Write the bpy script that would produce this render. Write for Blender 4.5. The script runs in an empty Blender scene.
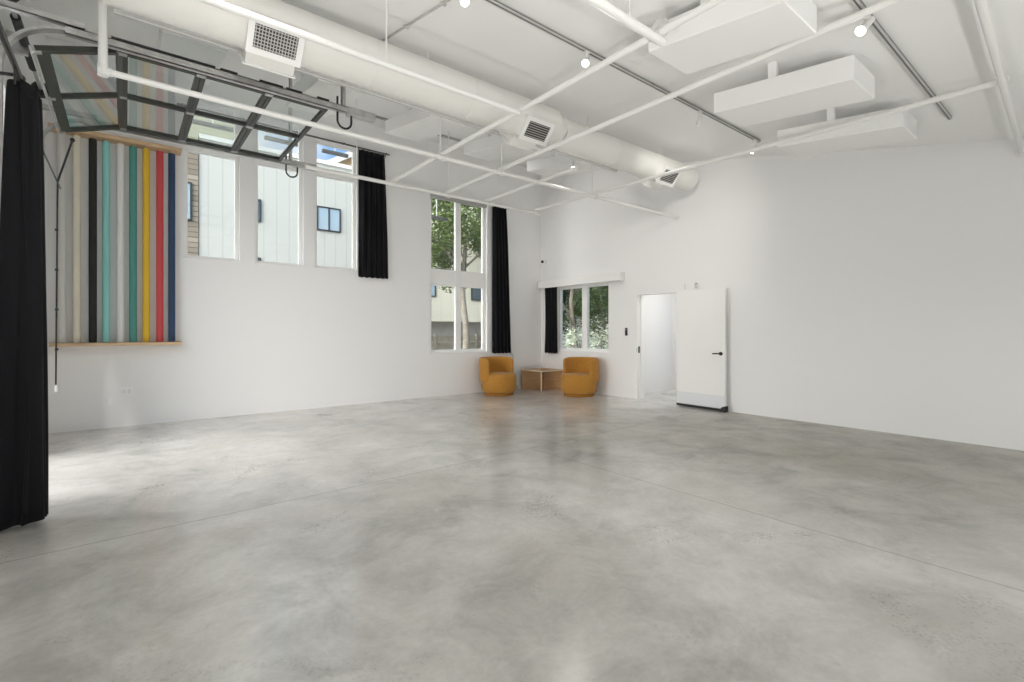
import bpy, bmesh, math, random
from mathutils import Vector, Matrix, noise
C = bpy.context.scene.collection
rnd = random.Random(7)
PI = math.pi
V = Vector

# ------------------------------------------------------------------ materials
def mat(name, col, rough=0.5, metal=0.0, spec=0.5, bump=0.0, bscale=40.0, var=0.0, vscale=3.0, sheen=0.0):
    m = bpy.data.materials.new(name); m.use_nodes = True
    nt = m.node_tree; b = nt.nodes['Principled BSDF']
    b.inputs['Base Color'].default_value = (*col, 1); b.inputs['Roughness'].default_value = rough
    b.inputs['Metallic'].default_value = metal; b.inputs['Specular IOR Level'].default_value = spec
    if sheen:
        b.inputs['Sheen Weight'].default_value = sheen
    tc = nt.nodes.new('ShaderNodeTexCoord')
    if var:
        n = nt.nodes.new('ShaderNodeTexNoise'); n.inputs['Scale'].default_value = vscale; n.inputs['Detail'].default_value = 4
        nt.links.new(tc.outputs['Object'], n.inputs['Vector'])
        r = nt.nodes.new('ShaderNodeValToRGB')
        r.color_ramp.elements[0].position = .3; r.color_ramp.elements[1].position = .7
        r.color_ramp.elements[0].color = (*[max(0, c * (1 - var)) for c in col], 1)
        r.color_ramp.elements[1].color = (*[min(1, c * (1 + var)) for c in col], 1)
        nt.links.new(n.outputs['Fac'], r.inputs['Fac']); nt.links.new(r.outputs['Color'], b.inputs['Base Color'])
    if bump:
        n = nt.nodes.new('ShaderNodeTexNoise'); n.inputs['Scale'].default_value = bscale; n.inputs['Detail'].default_value = 3
        nt.links.new(tc.outputs['Object'], n.inputs['Vector'])
        bp = nt.nodes.new('ShaderNodeBump'); bp.inputs['Strength'].default_value = bump; bp.inputs['Distance'].default_value = .01
        nt.links.new(n.outputs['Fac'], bp.inputs['Height']); nt.links.new(bp.outputs['Normal'], b.inputs['Normal'])
    return m

def emit(name, col, s):
    m = bpy.data.materials.new(name); m.use_nodes = True
    b = m.node_tree.nodes['Principled BSDF']
    b.inputs['Base Color'].default_value = (*col, 1)
    b.inputs['Emission Color'].default_value = (*col, 1); b.inputs['Emission Strength'].default_value = s
    return m

def glass_mat(name, tint, boost, ior=1.5):
    m = bpy.data.materials.new(name); m.use_nodes = True; nt = m.node_tree
    for n in list(nt.nodes):
        if n.type != 'OUTPUT_MATERIAL': nt.nodes.remove(n)
    out = [n for n in nt.nodes if n.type == 'OUTPUT_MATERIAL'][0]
    tr = nt.nodes.new('ShaderNodeBsdfTransparent'); tr.inputs['Color'].default_value = (*tint, 1)
    gl = nt.nodes.new('ShaderNodeBsdfGlossy'); gl.inputs['Roughness'].default_value = 0.0
    lw = nt.nodes.new('ShaderNodeLayerWeight'); lw.inputs['Blend'].default_value = .5
    pw = nt.nodes.new('ShaderNodeMath'); pw.operation = 'POWER'; pw.inputs[1].default_value = 5.0
    mu = nt.nodes.new('ShaderNodeMath'); mu.operation = 'MULTIPLY_ADD'; mu.inputs[1].default_value = .95; mu.inputs[2].default_value = boost; mu.use_clamp = True
    nt.links.new(lw.outputs['Facing'], pw.inputs[0]); nt.links.new(pw.outputs[0], mu.inputs[0]); fr = None
    mx = nt.nodes.new('ShaderNodeMixShader')
    nt.links.new(mu.outputs[0], mx.inputs[0])
    nt.links.new(tr.outputs[0], mx.inputs[1]); nt.links.new(gl.outputs[0], mx.inputs[2])
    nt.links.new(mx.outputs[0], out.inputs[0])
    return m

def wood_mat(name, c1, c2, scale=6, rough=.5):
    m = bpy.data.materials.new(name); m.use_nodes = True; nt = m.node_tree; b = nt.nodes['Principled BSDF']
    tc = nt.nodes.new('ShaderNodeTexCoord'); mp = nt.nodes.new('ShaderNodeMapping'); mp.inputs['Scale'].default_value = (1, 1, 12)
    nt.links.new(tc.outputs['Object'], mp.inputs['Vector'])
    n = nt.nodes.new('ShaderNodeTexNoise'); n.inputs['Scale'].default_value = scale; n.inputs['Detail'].default_value = 6
    nt.links.new(mp.outputs[0], n.inputs['Vector'])
    r = nt.nodes.new('ShaderNodeValToRGB'); r.color_ramp.elements[0].color = (*c1, 1); r.color_ramp.elements[1].color = (*c2, 1)
    r.color_ramp.elements[0].position = .35; r.color_ramp.elements[1].position = .65
    nt.links.new(n.outputs['Fac'], r.inputs['Fac']); nt.links.new(r.outputs['Color'], b.inputs['Base Color'])
    b.inputs['Roughness'].default_value = rough
    return m

def stripe_mat(name, c1, c2, axis, period, width, rough=.6, c3=None):
    """boards or ribs: thin darker joints every <period> along one object axis, with slight tone noise"""
    m = bpy.data.materials.new(name); m.use_nodes = True; nt = m.node_tree; b = nt.nodes['Principled BSDF']
    tc = nt.nodes.new('ShaderNodeTexCoord'); sp = nt.nodes.new('ShaderNodeSeparateXYZ'); nt.links.new(tc.outputs['Object'], sp.inputs[0])
    d = nt.nodes.new('ShaderNodeMath'); d.operation = 'DIVIDE'; d.inputs[1].default_value = period
    nt.links.new(sp.outputs[axis], d.inputs[0])
    f = nt.nodes.new('ShaderNodeMath'); f.operation = 'FRACT'; nt.links.new(d.outputs[0], f.inputs[0])
    l = nt.nodes.new('ShaderNodeMath'); l.operation = 'LESS_THAN'; l.inputs[1].default_value = width; nt.links.new(f.outputs[0], l.inputs[0])
    fl = nt.nodes.new('ShaderNodeMath'); fl.operation = 'FLOOR'; nt.links.new(d.outputs[0], fl.inputs[0])
    wn = nt.nodes.new('ShaderNodeTexWhiteNoise'); wn.noise_dimensions = '1D'; nt.links.new(fl.outputs[0], wn.inputs['W'])
    mx0 = nt.nodes.new('ShaderNodeMixRGB'); mx0.inputs[1].default_value = (*c1, 1); mx0.inputs[2].default_value = (*(c3 or c1), 1)
    nt.links.new(wn.outputs['Value'], mx0.inputs[0])
    mx = nt.nodes.new('ShaderNodeMixRGB'); mx.inputs[2].default_value = (*c2, 1)
    nt.links.new(l.outputs[0], mx.inputs[0]); nt.links.new(mx0.outputs[0], mx.inputs[1])
    nt.links.new(mx.outputs[0], b.inputs['Base Color']); b.inputs['Roughness'].default_value = rough
    return m

def concrete_floor():
    m = bpy.data.materials.new('polished_concrete'); m.use_nodes = True; nt = m.node_tree; b = nt.nodes['Principled BSDF']
    L = nt.links.new
    tc = nt.nodes.new('ShaderNodeTexCoord')
    def nz(scale, det, rough, dist=0, off=(0, 0, 0), sc=(1, 1, 1)):
        mp = nt.nodes.new('ShaderNodeMapping'); mp.inputs['Location'].default_value = off; mp.inputs['Scale'].default_value = sc
        L(tc.outputs['Object'], mp.inputs['Vector'])
        n = nt.nodes.new('ShaderNodeTexNoise'); n.inputs['Scale'].default_value = scale; n.inputs['Detail'].default_value = det
        n.inputs['Roughness'].default_value = rough; n.inputs['Distortion'].default_value = dist
        L(mp.outputs[0], n.inputs['Vector']); return n.outputs['Fac']
    def ramp(fac, stops):
        r = nt.nodes.new('ShaderNodeValToRGB'); L(fac, r.inputs['Fac'])
        e = r.color_ramp.elements
        e[0].position, e[0].color = stops[0][0], (*stops[0][1], 1)
        e[1].position, e[1].color = stops[1][0], (*stops[1][1], 1)
        for p, c in stops[2:]:
            q = e.new(p); q.color = (*c, 1)
        return r.outputs['Color']
    def mixc(fac, a, bb, mode='MIX'):
        x = nt.nodes.new('ShaderNodeMixRGB'); x.blend_type = mode
        for i, s in ((0, fac), (1, a), (2, bb)):
            if hasattr(s, 'node'): L(s, x.inputs[i])
            elif isinstance(s, tuple): x.inputs[i].default_value = (*s, 1)
            else: x.inputs[i].default_value = s
        return x.outputs[0]
    def mth(op, a, bb=0.0):
        x = nt.nodes.new('ShaderNodeMath'); x.operation = op
        for i, s in ((0, a), (1, bb)):
            if hasattr(s, 'node'): L(s, x.inputs[i])
            else: x.inputs[i].default_value = s
        return x.outputs[0]
    G = FLOORG
    g = lambda v, w=0.0: (v * G * (1 + w + .012), v * G, v * G * (.955 - 1.6 * w))
    big = ramp(nz(.55, 6, .62, .4, (3, 1, 0)), [(.34, g(.385, .02)), (.66, g(.575, .0))])
    mid = ramp(nz(1.9, 9, .68, .45, (0, 5, 0)), [(.32, (.66, .66, .65)), (.5, (1.0, 1.0, 1.0)), (.68, (1.26, 1.26, 1.26))])
    col = mixc(.85, big, mid, 'MULTIPLY')
    warm = nz(.8, 3, .5, .3, (9, 2, 0))
    col = mixc(mth('MULTIPLY', ramp(warm, [(.5, (0, 0, 0)), (.72, (1, 1, 1))]), .45), col, g(.44, .07))
    fine = ramp(nz(22, 6, .7), [(.3, (.9, .9, .9)), (.7, (1.08, 1.08, 1.08))])
    col = mixc(.8, col, fine, 'MULTIPLY')
    pale = ramp(nz(2.9, 8, .7, .7, (1, 1, 4)), [(.60, (0, 0, 0)), (.70, (1, 1, 1))])
    col = mixc(mth('MULTIPLY', pale, .35), col, g(.66))
    spots = ramp(nz(9, 2, .5, .2, (4, 7, 2)), [(.745, (0, 0, 0)), (.77, (1, 1, 1))])
    col = mixc(mth('MULTIPLY', spots, .22), col, g(.24))
    sp = nt.nodes.new('ShaderNodeSeparateXYZ'); L(tc.outputs['Object'], sp.inputs[0])
    wob = mth('MULTIPLY', mth('SUBTRACT', nz(3, 3, .5), .5), .02)
    j1 = mth('ABSOLUTE', mth('ADD', mth('SUBTRACT', mth('ADD', sp.outputs[1], 4.44), mth('MULTIPLY', sp.outputs[0], .041)), wob))
    j2 = mth('ABSOLUTE', mth('ADD', mth('ADD', sp.outputs[0], 4.33), wob))
    j2 = mth('ADD', j2, mth('MULTIPLY', mth('GREATER_THAN', sp.outputs[1], -4.62), 1.0))
    dj = mth('MINIMUM', j1, j2)
    line = mth('LESS_THAN', dj, .0055)
    col = mixc(mth('MULTIPLY', line, .62), col, g(.12))
    def soft(v, e0, e1):
        x = nt.nodes.new('ShaderNodeMapRange'); x.interpolation_type = 'SMOOTHSTEP'; x.inputs['From Min'].default_value = e0; x.inputs['From Max'].default_value = e1
        L(v, x.inputs['Value']); return x.outputs[0]
    wv = mth('MULTIPLY', mth('SUBTRACT', nz(.9, 4, .6, .5, (7, 7, 0)), .5), 2.6)
    slab = mth('MULTIPLY', soft(mth('ADD', sp.outputs[0], wv), -4.6, -2.4), mth('SUBTRACT', 1.0, soft(mth('ADD', sp.outputs[1], wv), -5.0, -3.2)))          # duller, darker concrete towards the door wall
    col = mixc(slab, col, mixc(1.0, col, (.74, .725, .68), 'MULTIPLY'))
    L(col, b.inputs['Base Color'])
    L(mth('MULTIPLY', mth('SUBTRACT', 1.0, mth('MULTIPLY', slab, .7)), .8), b.inputs['Coat Weight'])
    rr = ramp(nz(1.3, 6, .65, .6, (2, 8, 1)), [(.3, (.20, .20, .20)), (.7, (.40, .40, .40))])
    rf = ramp(nz(45, 4, .7), [(.35, (0, 0, 0)), (.75, (.16, .16, .16))])
    L(mth('ADD', mth('ADD', rr, rf), mth('MULTIPLY', slab, .18)), b.inputs['Roughness'])
    b.inputs['Specular IOR Level'].default_value = .5
    b.inputs['Coat Roughness'].default_value = .2; b.inputs['Coat IOR'].default_value = 1.65
    bp = nt.nodes.new('ShaderNodeBump'); bp.inputs['Strength'].default_value = .06; bp.inputs['Distance'].default_value = .004
    L(nz(30, 5, .7), bp.inputs['Height']); L(bp.outputs['Normal'], b.inputs['Normal'])
    return m

FLOORG = 1.12; GLOW = 7.5
M = dict(
    wall=mat('white_wall_paint', (.83, .83, .83), .7, bump=.03, bscale=60),
    ceil=mat('white_ceiling_paint', (.89, .89, .885), .75, bump=.03, bscale=50),
    floor=concrete_floor(),
    trim=mat('white_trim', (.86, .86, .85), .45),
    pipe=mat('white_painted_pipe', (.80, .80, .78), .4),
    duct=mat('white_duct_paint', (.80, .79, .76), .45, bump=.12, bscale=5),
    dark_grille=mat('grille_dark', (.05, .045, .04), .6),
    track=mat('grey_track', (.55, .55, .54), .4, .1),
    darktrack=mat('dark_grey_lamp', (.14, .145, .14), .5),
    trackdark=mat('track_slot', (.12, .12, .115), .5),
    steel=mat('galvanised_steel', (.52, .52, .51), .38, .75, var=.15, vscale=14),
    black=mat('black_rubber', (.015, .015, .015), .55),
    velvet=mat('black_velvet', (.0065, .0065, .0085), .8, spec=.2, sheen=.04),
    bronze=mat('dark_bronze_frame', (.038, .04, .034), .4, .2),
    glass=glass_mat('window_glass', (.97, .985, .98), .03),
    doorglass=glass_mat('door_glass', (.93, .955, .945), .09),
    shelf=wood_mat('birch_ply', (.50, .34, .19), (.66, .48, .30), 5),
    table=wood_mat('oak_veneer', (.43, .225, .075), (.53, .30, .115), 4, .42),
    tableedge=mat('pale_ply_edge', (.72, .56, .40), .5),
    mustard=mat('mustard_fabric', (.43, .205, .038), .92, spec=.2, bump=.1, bscale=220, var=.08, vscale=30, sheen=.15),
    mustard_base=mat('mustard_plinth', (.34, .15, .025), .8, spec=.2),
    black_metal=mat('black_metal', (.02, .02, .02), .35, .3),
    kick=mat('brushed_kick_plate', (.76, .78, .80), .35, .12),
    cable=mat('grey_cable', (.16, .16, .16), .5),
    lampwhite=mat('white_lamp_metal', (.75, .75, .73), .4),
    bulb=emit('lamp_glow', (1.0, .94, .83), 7.0),
    siding=stripe_mat('white_board_siding', (.50, .505, .47), (.41, .415, .385), 0, .42, .07),
    cream=stripe_mat('cream_siding', (.70, .68, .56), (.60, .58, .48), 0, .5, .05),
    banded=stripe_mat('weathered_clapboard', (.20, .165, .12), (.07, .055, .04), 2, .17, .16, c3=(.36, .32, .25)),
    tan=mat('tan_render', (.42, .30, .17), .8, var=.06),
    olive=stripe_mat('olive_clapboard', (.40, .40, .27), (.30, .30, .2), 2, .2, .12),
    greywall=mat('grey_foundation', (.33, .32, .29), .9, var=.1),
    fence=mat('weathered_fence_boards', (.23, .205, .16), .9, var=.35, vscale=5),
    extglass=mat('dark_window_glass', (.10, .14, .17), .06, .0, .9),
    extglassb=mat('sky_window_glass', (.34, .44, .52), .06, .0, .9),  # pale blue of the reflected sky painted into the glass colour
    extframe=mat('black_window_frame', (.03, .035, .035), .4),
    bark=mat('grey_bark', (.27, .24, .19), .9, bump=.4, bscale=12, var=.25, vscale=6),
    leaf=mat('green_leaf', (.075, .115, .02), .6, var=.45, vscale=2.2),
    leafdark=mat('dark_green_leaf', (.035, .07, .012), .6, var=.5, vscale=2),
    leafpale=mat('pale_bloom', (.62, .66, .52), .6, var=.2, vscale=8),
    ground=mat('outside_paving', (.42, .41, .38), .9, var=.12, vscale=2),
    roofm=mat('white_fascia', (.75, .75, .72), .6),
)
for k, c in dict(ivory=(.72, .67, .55), pearl=(.62, .61, .585), jet=(.028, .028, .026), turquoise=(.26, .57, .53), white=(.72, .71, .69),
                 teal=(.085, .29, .25), yellow=(.72, .46, .045), red=(.56, .075, .082), navy=(.032, .062, .125)).items():
    M['paper_' + k] = mat('paper_' + k, c, .75, spec=.3)

# ------------------------------------------------------------------ mesh helpers
class MB:
    def __init__(self): self.bm = bmesh.new()
    def box(self, lo, hi, bev=0.0, rot=None, about=None):
        bm = bmesh.new(); bmesh.ops.create_cube(bm, size=1)
        lo, hi = V(lo), V(hi); c = (lo + hi) / 2; s = hi - lo
        for v in bm.verts: v.co = V((v.co.x * s.x, v.co.y * s.y, v.co.z * s.z)) + c
        if bev: bmesh.ops.bevel(bm, geom=bm.edges[:], offset=bev, segments=2, affect='EDGES', profile=.5)
        if rot is not None:
            p = V(about) if about is not None else c
            for v in bm.verts: v.co = rot @ (v.co - p) + p
        self._merge(bm); return self
    def _merge(self, bm):
        me = bpy.data.meshes.new('t'); bm.to_mesh(me); bm.free(); self.bm.from_mesh(me); bpy.data.meshes.remove(me)
    def cyl(self, a, b, r, r2=None, seg=16, cap=True):
        a, b = V(a), V(b); r2 = r if r2 is None else r2
        d = (b - a).normalized(); x = d.orthogonal().normalized(); y = d.cross(x)
        ra, rb = [], []
        for i in range(seg):
            t = 2 * PI * i / seg; o = x * math.cos(t) + y * math.sin(t)
            ra.append(self.bm.verts.new(a + o * r)); rb.append(self.bm.verts.new(b + o * r2))
        for i in range(seg):
            j = (i + 1) % seg; self.bm.faces.new((ra[i], ra[j], rb[j], rb[i]))
        if cap: self.bm.faces.new(ra[::-1]); self.bm.faces.new(rb)
        return self
    def tube(self, pts, r, seg=10, flat=None):
        """swept tube; flat=(w, h, up) sweeps a rectangle instead"""
        pts = [V(p) for p in pts]; rings = []; prev = None
        for i, p in enumerate(pts):
            d = (pts[min(i + 1, len(pts) - 1)] - pts[max(i - 1, 0)]).normalized()
            if flat:
                y = V(flat[2]); x = d.cross(y).normalized(); y = x.cross(d).normalized()
                w, h = flat[0] / 2, flat[1] / 2
                rings.append([self.bm.verts.new(p + x * a * w + y * b * h) for a, b in ((-1, -1), (1, -1), (1, 1), (-1, 1))])
            else:
                if prev is None: x = d.orthogonal().normalized()
                else: x = (prev - d * prev.dot(d)).normalized()
                prev = x; y = d.cross(x); rr = r(i) if callable(r) else r
                rings.append([self.bm.verts.new(p + (x * math.cos(2 * PI * k / seg) + y * math.sin(2 * PI * k / seg)) * rr) for k in range(seg)])
        n = len(rings[0])
        for A, B in zip(rings, rings[1:]):
            for k in range(n): self.bm.faces.new((A[k], A[(k + 1) % n], B[(k + 1) % n], B[k]))
        self.bm.faces.new(rings[0][::-1]); self.bm.faces.new(rings[-1]); return self
    def lathe(self, prof, c=(0, 0, 0), seg=40, sq=1.0):
        c = V(c); rings = []
        for r, z in prof:
            rings.append([self.bm.verts.new(c + V((r * math.cos(2 * PI * k / seg), r * math.sin(2 * PI * k / seg), z))) for k in range(seg)])
        for A, B in zip(rings, rings[1:]):
            for k in range(seg): self.bm.faces.new((A[k], A[(k + 1) % seg], B[(k + 1) % seg], B[k]))
        self.bm.faces.new(rings[0][::-1]); self.bm.faces.new(rings[-1]); return self
    def prism(self, poly, axis, a, b):
        """poly: 2-D points in the two axes other than <axis>, extruded from a to b"""
        def P(p, t):
            q = list(p); q.insert(axis, t); return V(q)
        A = [self.bm.verts.new(P(p, a)) for p in poly]; B = [self.bm.verts.new(P(p, b)) for p in poly]
        n = len(poly)
        for k in range(n): self.bm.faces.new((A[k], A[(k + 1) % n], B[(k + 1) % n], B[k]))
        self.bm.faces.new(A[::-1]); self.bm.faces.new(B); return self
    def ball(self, c, r, u=14, v=10):
        bm = bmesh.new(); bmesh.ops.create_uvsphere(bm, u_segments=u, v_segments=v, radius=r)
        for w in bm.verts: w.co += V(c)
        self._merge(bm); return self
    def build(self, name, m, parent=None, smooth=True, label=None):
        bmesh.ops.recalc_face_normals(self.bm, faces=self.bm.faces[:])
        me = bpy.data.meshes.new(name); self.bm.to_mesh(me); self.bm.free()
        o = bpy.data.objects.new(name, me); C.objects.link(o)
        me.materials.append(m)
        if smooth:
            me.polygons.foreach_set('use_smooth', [True] * len(me.polygons))
            try: me.set_sharp_from_angle(angle=math.radians(38))
            except Exception: pass
        if parent is not None:
            o.parent = parent
            o.matrix_parent_inverse = parent_matrix(parent).inverted()
        if label: o['label'] = label
        return o

def parent_matrix(o):
    m = Matrix.LocRotScale(o.location, o.rotation_euler, o.scale)
    return (parent_matrix(o.parent) @ o.matrix_parent_inverse @ m) if o.parent else m

def thing(name, label, cat, loc=(0, 0, 0), rz=0.0, group=None):
    o = bpy.data.objects.new(name, None); C.objects.link(o); o.empty_display_size = .1
    o.location = loc; o.rotation_euler = (0, 0, rz)
    return tag(o, label, cat, group)
def tag(o, label, cat, group=None, kind='thing'):
    o['label'] = label; o['category'] = cat; o['kind'] = kind
    if group: o['group'] = group
    return o
def struct(o): o['kind'] = 'structure'; return o
def relabel(o, label): o['label'] = label; return o
def dup(root, loc, rz, label):
    r = root.copy(); C.objects.link(r); r.location = loc; r.rotation_euler = (0, 0, rz); r['label'] = label
    for ch in list(root.children):
        c = ch.copy(); C.objects.link(c); c.parent = r; c.matrix_parent_inverse = ch.matrix_parent_inverse.copy()
        for g in ch.children:
            d = g.copy(); C.objects.link(d); d.parent = c; d.matrix_parent_inverse = g.matrix_parent_inverse.copy()
    return r

# ------------------------------------------------------------------ room shell (x<0, y<0; window wall y=0, door wall x=0)
XL, YF = -8.86, -11.0                    # inner faces of the roll-up door wall and of the wall behind
SL, ZB = .21, 5.30                       # roof slope and its height at the window wall
zc = lambda y: ZB + SL * y
T = .22

def wall_mesh(u0, u1, z1, holes, P, prof=None):
    """wall of thickness T with rectangular holes; P(u, w, z) maps wall coordinates to the room; prof(u) caps the top"""
    mb = MB()
    us = sorted({u0, u1, *[h[0] for h in holes], *[h[1] for h in holes]})
    zs = sorted({0.0, z1, *[h[2] for h in holes], *[h[3] for h in holes]})
    for a, b in zip(us, us[1:]):
        for c, d in zip(zs, zs[1:]):
            mu, mz = (a + b) / 2, (c + d) / 2
            if any(h[0] < mu < h[1] and h[2] < mz < h[3] for h in holes): continue
            ta = prof(a) if prof and d == z1 else d
            tb = prof(b) if prof and d == z1 else d
            vs = {}
            for nm, (uu, zz) in dict(a=(a, c), b=(b, c), c=(b, tb), d=(a, ta)).items():
                for w in (0, T): vs[nm + str(w and 1)] = mb.bm.verts.new(P(uu, w, zz))
            f = lambda *k: mb.bm.faces.new([vs[q] for q in k])
            f('a0', 'b0', 'c0', 'd0'); f('a1', 'b1', 'c1', 'd1')
            f('a0', 'b0', 'b1', 'a1'); f('d0', 'c0', 'c1', 'd1'); f('a0', 'd0', 'd1', 'a1'); f('b0', 'c0', 'c1', 'b1')
    bmesh.ops.remove_doubles(mb.bm, verts=mb.bm.verts[:], dist=1e-5)
    # drop the doubled inner faces between neighbouring cells
    seen = {}
    for fc in mb.bm.faces: seen.setdefault(tuple(sorted(v.index for v in fc.verts)), []).append(fc)
    mb.bm.verts.index_update(); seen = {}
    for fc in mb.bm.faces: seen.setdefault(tuple(sorted(v.index for v in fc.verts)), []).append(fc)
    kill = [f for fs in seen.values() if len(fs) > 1 for f in fs]
    bmesh.ops.delete(mb.bm, geom=kill, context='FACES_ONLY')
    return mb

WIN = [(-7.33, -6.575, 2.49, 4.80), (-6.35, -5.59, 2.49, 4.80), (-5.395, -4.63, 2.49, 4.80)]
W4 = (-3.09, -1.64, .90, 4.24)
W5 = (-2.15, -.53, .90, 2.43)            # on the door wall: y range, z range
DOOR = (-3.80, -2.87, 0.0, 2.11)
GAR = (-3.82, -1.58, 0.0, 3.52)

struct(wall_mesh(XL - T, T, ZB, WIN + [W4], lambda u, w, z: V((u, w, z))).build('wall_back', M['wall'], smooth=False))
struct(wall_mesh(YF, 0, ZB, [W5, DOOR], lambda u, w, z: V((w, u, z)), zc).build('wall_right', M['wall'], smooth=False))
struct(wall_mesh(YF, 0, ZB, [GAR], lambda u, w, z: V((XL - w, u, z)), zc).build('wall_left', M['wall'], smooth=False))
struct(wall_mesh(XL - T, T, zc(YF), [(-8.3, -5.1, .5, 1.8), (-4.2, -1.0, .5, 1.8)], lambda u, w, z: V((u, YF - w, z))).build('wall_front', M['wall'], smooth=False))
mb = MB(); mb.box((XL - T, YF - T, -.15), (T + 2.6, T, 0)); struct(mb.build('floor', M['floor'], smooth=False))
mb = MB(); mb.prism([(YF - T, zc(YF - T)), (T, zc(T)), (T, zc(T) + .25), (YF - T, zc(YF - T) + .25)], 0, XL - T, T)
struct(mb.build('ceiling', M['ceil'], smooth=False))

# corridor behind the open door
mb = MB(); mb.box((T, -2.40, 0), (2.6, -2.28, 2.6)); struct(mb.build('wall_corridor', M['wall'], smooth=False))
mb = MB(); mb.box((T, -4.5, 0), (2.6, -4.38, 2.6)); struct(mb.build('wall_corridor_near', M['wall'], smooth=False))
mb = wall_mesh(-4.4, -2.40, 2.6, [(-3.4, -2.46, .42, 2.12)], lambda u, w, z: V((1.95 + w * .5, u, z)))
struct(mb.build('wall_corridor_end', M['wall'], smooth=False))
mb = MB(); mb.box((T, -4.5, 2.6), (2.6, -2.28, 2.7)); struct(mb.build('ceiling_corridor', M['ceil'], smooth=False))

# ------------------------------------------------------------------ windows
def window(n, P, u0, u1, z0, z1, mull=(), rails=(), fw=.055, dep=(.07, .14), extra=None):
    """frame ring, mullions (u, width), rails (z0, z1) and one pane per opening"""
    w = bpy.data.objects.new('window_%d' % n, None); C.objects.link(w); w['kind'] = 'structure'; w.location = P((u0 + u1) / 2, .1, z0)
    def bx(mb, a, b, c, d, e=dep[0], f=dep[1]):
        p, q = P(a, e, c), P(b, f, d)
        lo = [min(p[i], q[i]) for i in range(3)]; hi = [max(p[i], q[i]) for i in range(3)]; mb.box(lo, hi, .004)
    mb = MB()
    bx(mb, u0, u0 + fw, z0, z1); bx(mb, u1 - fw, u1, z0, z1); bx(mb, u0 + fw, u1 - fw, z0, z0 + fw); bx(mb, u0 + fw, u1 - fw, z1 - fw, z1)
    for c, wd in mull: bx(mb, c - wd / 2, c + wd / 2, z0 + fw - .01, z1 - fw + .01, dep[0] - .004, dep[1] + .004)
    for a, b in rails: bx(mb, u0 + fw, u1 - fw, a, b)
    mb.build('window_frame', M['trim'], w, smooth=False)
    cu = sorted([u0 + fw, u1 - fw] + [c - wd / 2 for c, wd in mull] + [c + wd / 2 for c, wd in mull])
    cz = sorted([z0 + fw, z1 - fw] + [a for a, b in rails] + [b for a, b in rails])
    for i in range(0, len(cu), 2):
        for j in range(0, len(cz), 2):
            mb = MB(); bx(mb, cu[i], cu[i + 1], cz[j], cz[j + 1], .10, .106); mb.build('pane', M['glass'], w, smooth=False)
    mb = MB(); bx(mb, u0, u1, z0 - .004, z0 + .014, -.012, dep[0]); mb.build('window_sill', M['trim'], w, smooth=False)
    return w
PB = lambda u, w, z: V((u, w, z))
PR = lambda u, w, z: V((w, u, z))
for i, (a, b, c, d) in enumerate(WIN): window(i + 1, PB, a, b, c, d, rails=[(4.16, 4.27)])
w4 = window(4, PB, *W4, mull=[(-2.36, .13)], rails=[(2.33, 2.68)], fw=.07)
mb = MB(); mb.box((W4[0] + .002, .002, 4.15), (W4[1] - .002, .065, 4.235), .006); mb.build('window_header', mat('grey_header', (.42, .42, .41), .6), w4, smooth=False)
window(5, PR, *W5, mull=[(-1.385, .16)], fw=.08)
for k, (a, b) in enumerate(((-8.3, -5.1), (-4.2, -1.0))): window(7 + k, lambda u, w, z: V((u, YF - w, z)), a, b, .5, 1.8, mull=[((a + b) / 2, .08)])  # unseen windows added behind the camera to let in more daylight
window(6, lambda u, w, z: V((1.95 + w * .5, u, z)), -3.4, -2.46, .42, 2.12, rails=[(1.25, 1.32)])

# ------------------------------------------------------------------ door
d1 = bpy.data.objects.new('door_1', None); C.objects.link(d1); d1['kind'] = 'structure'; d1.location = (-.03, -3.83, 0)
ang = math.radians(3.0)                  # swung almost flat against the wall
rotd = Matrix.Rotation(-ang, 3, 'Z'); hinge = V((-.035, -3.815, 0))
def dl(mb, lo, hi, bev=.003): return mb.box(lo, hi, bev, rotd, hinge)
LW = .95; x0 = -.085; x1 = -.04; yh = -3.82
dl(MB(), (x0, yh - LW, .05), (x1, yh, 2.10)).build('door_leaf', M['trim'], d1, smooth=False)
dl(MB(), (x0 - .003, yh - LW + .004, .055), (x0, yh - .004, .27), .001).build('kick_plate', M['kick'], d1, smooth=False)
dl(MB(), (x0 - .006, yh - LW, .012), (x1, yh, .052), .001).build('door_sweep', M['black'], d1, smooth=False)
mb = MB(); c = V((x0, yh - LW + .075, .985)); R = lambda p: rotd @ (V(p) - hinge) + hinge
mb.cyl(R(c), R(c + V((-.012, 0, 0))), .032); mb.cyl(R(c + V((-.012, 0, 0))), R(c + V((-.055, 0, 0))), .011)
mb.tube([R(c + V((-.052, -.005, 0))), R(c + V((-.055, .05, .002))), R(c + V((-.052, .125, -.003)))], .011)
mb.build('door_handle', M['black_metal'], d1)
mb = MB(); pts = [(0, 0)] + [(.10 * math.cos(t), .10 * math.sin(t)) for t in [PI / 2 * k / 10 for k in range(11)]]
mb.prism([(yh - LW - .025 + p, .003 + q) for p, q in pts], 0, x0 - .045, x0 + .05)
for v in mb.bm.verts: v.co = R(v.co)
mb.build('door_holder', M['black'], d1, label='black quarter-round door holder at the bottom corner')
for z in (.25, 1.05, 1.85): MB().cyl((-.02, -3.808, z - .05), (-.02, -3.808, z + .05), .011).build('hinge', M['steel'], d1)
jm = MB(); jm.box((-.005, -2.875, 0), (.225, -2.855, 2.11)); jm.box((-.005, -3.80, 2.095), (.225, -2.875, 2.115)); jm.box((.10, -2.89, 0), (.115, -2.875, 2.095))
struct(jm.build('trim_1', M['trim'], smooth=False))
mb = MB(); mb.box((.03, -2.882, .93), (.075, -2.874, 1.06), .002); mb.box((-.008, -2.874, .955), (.02, -2.868, 1.03), .001)
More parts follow.
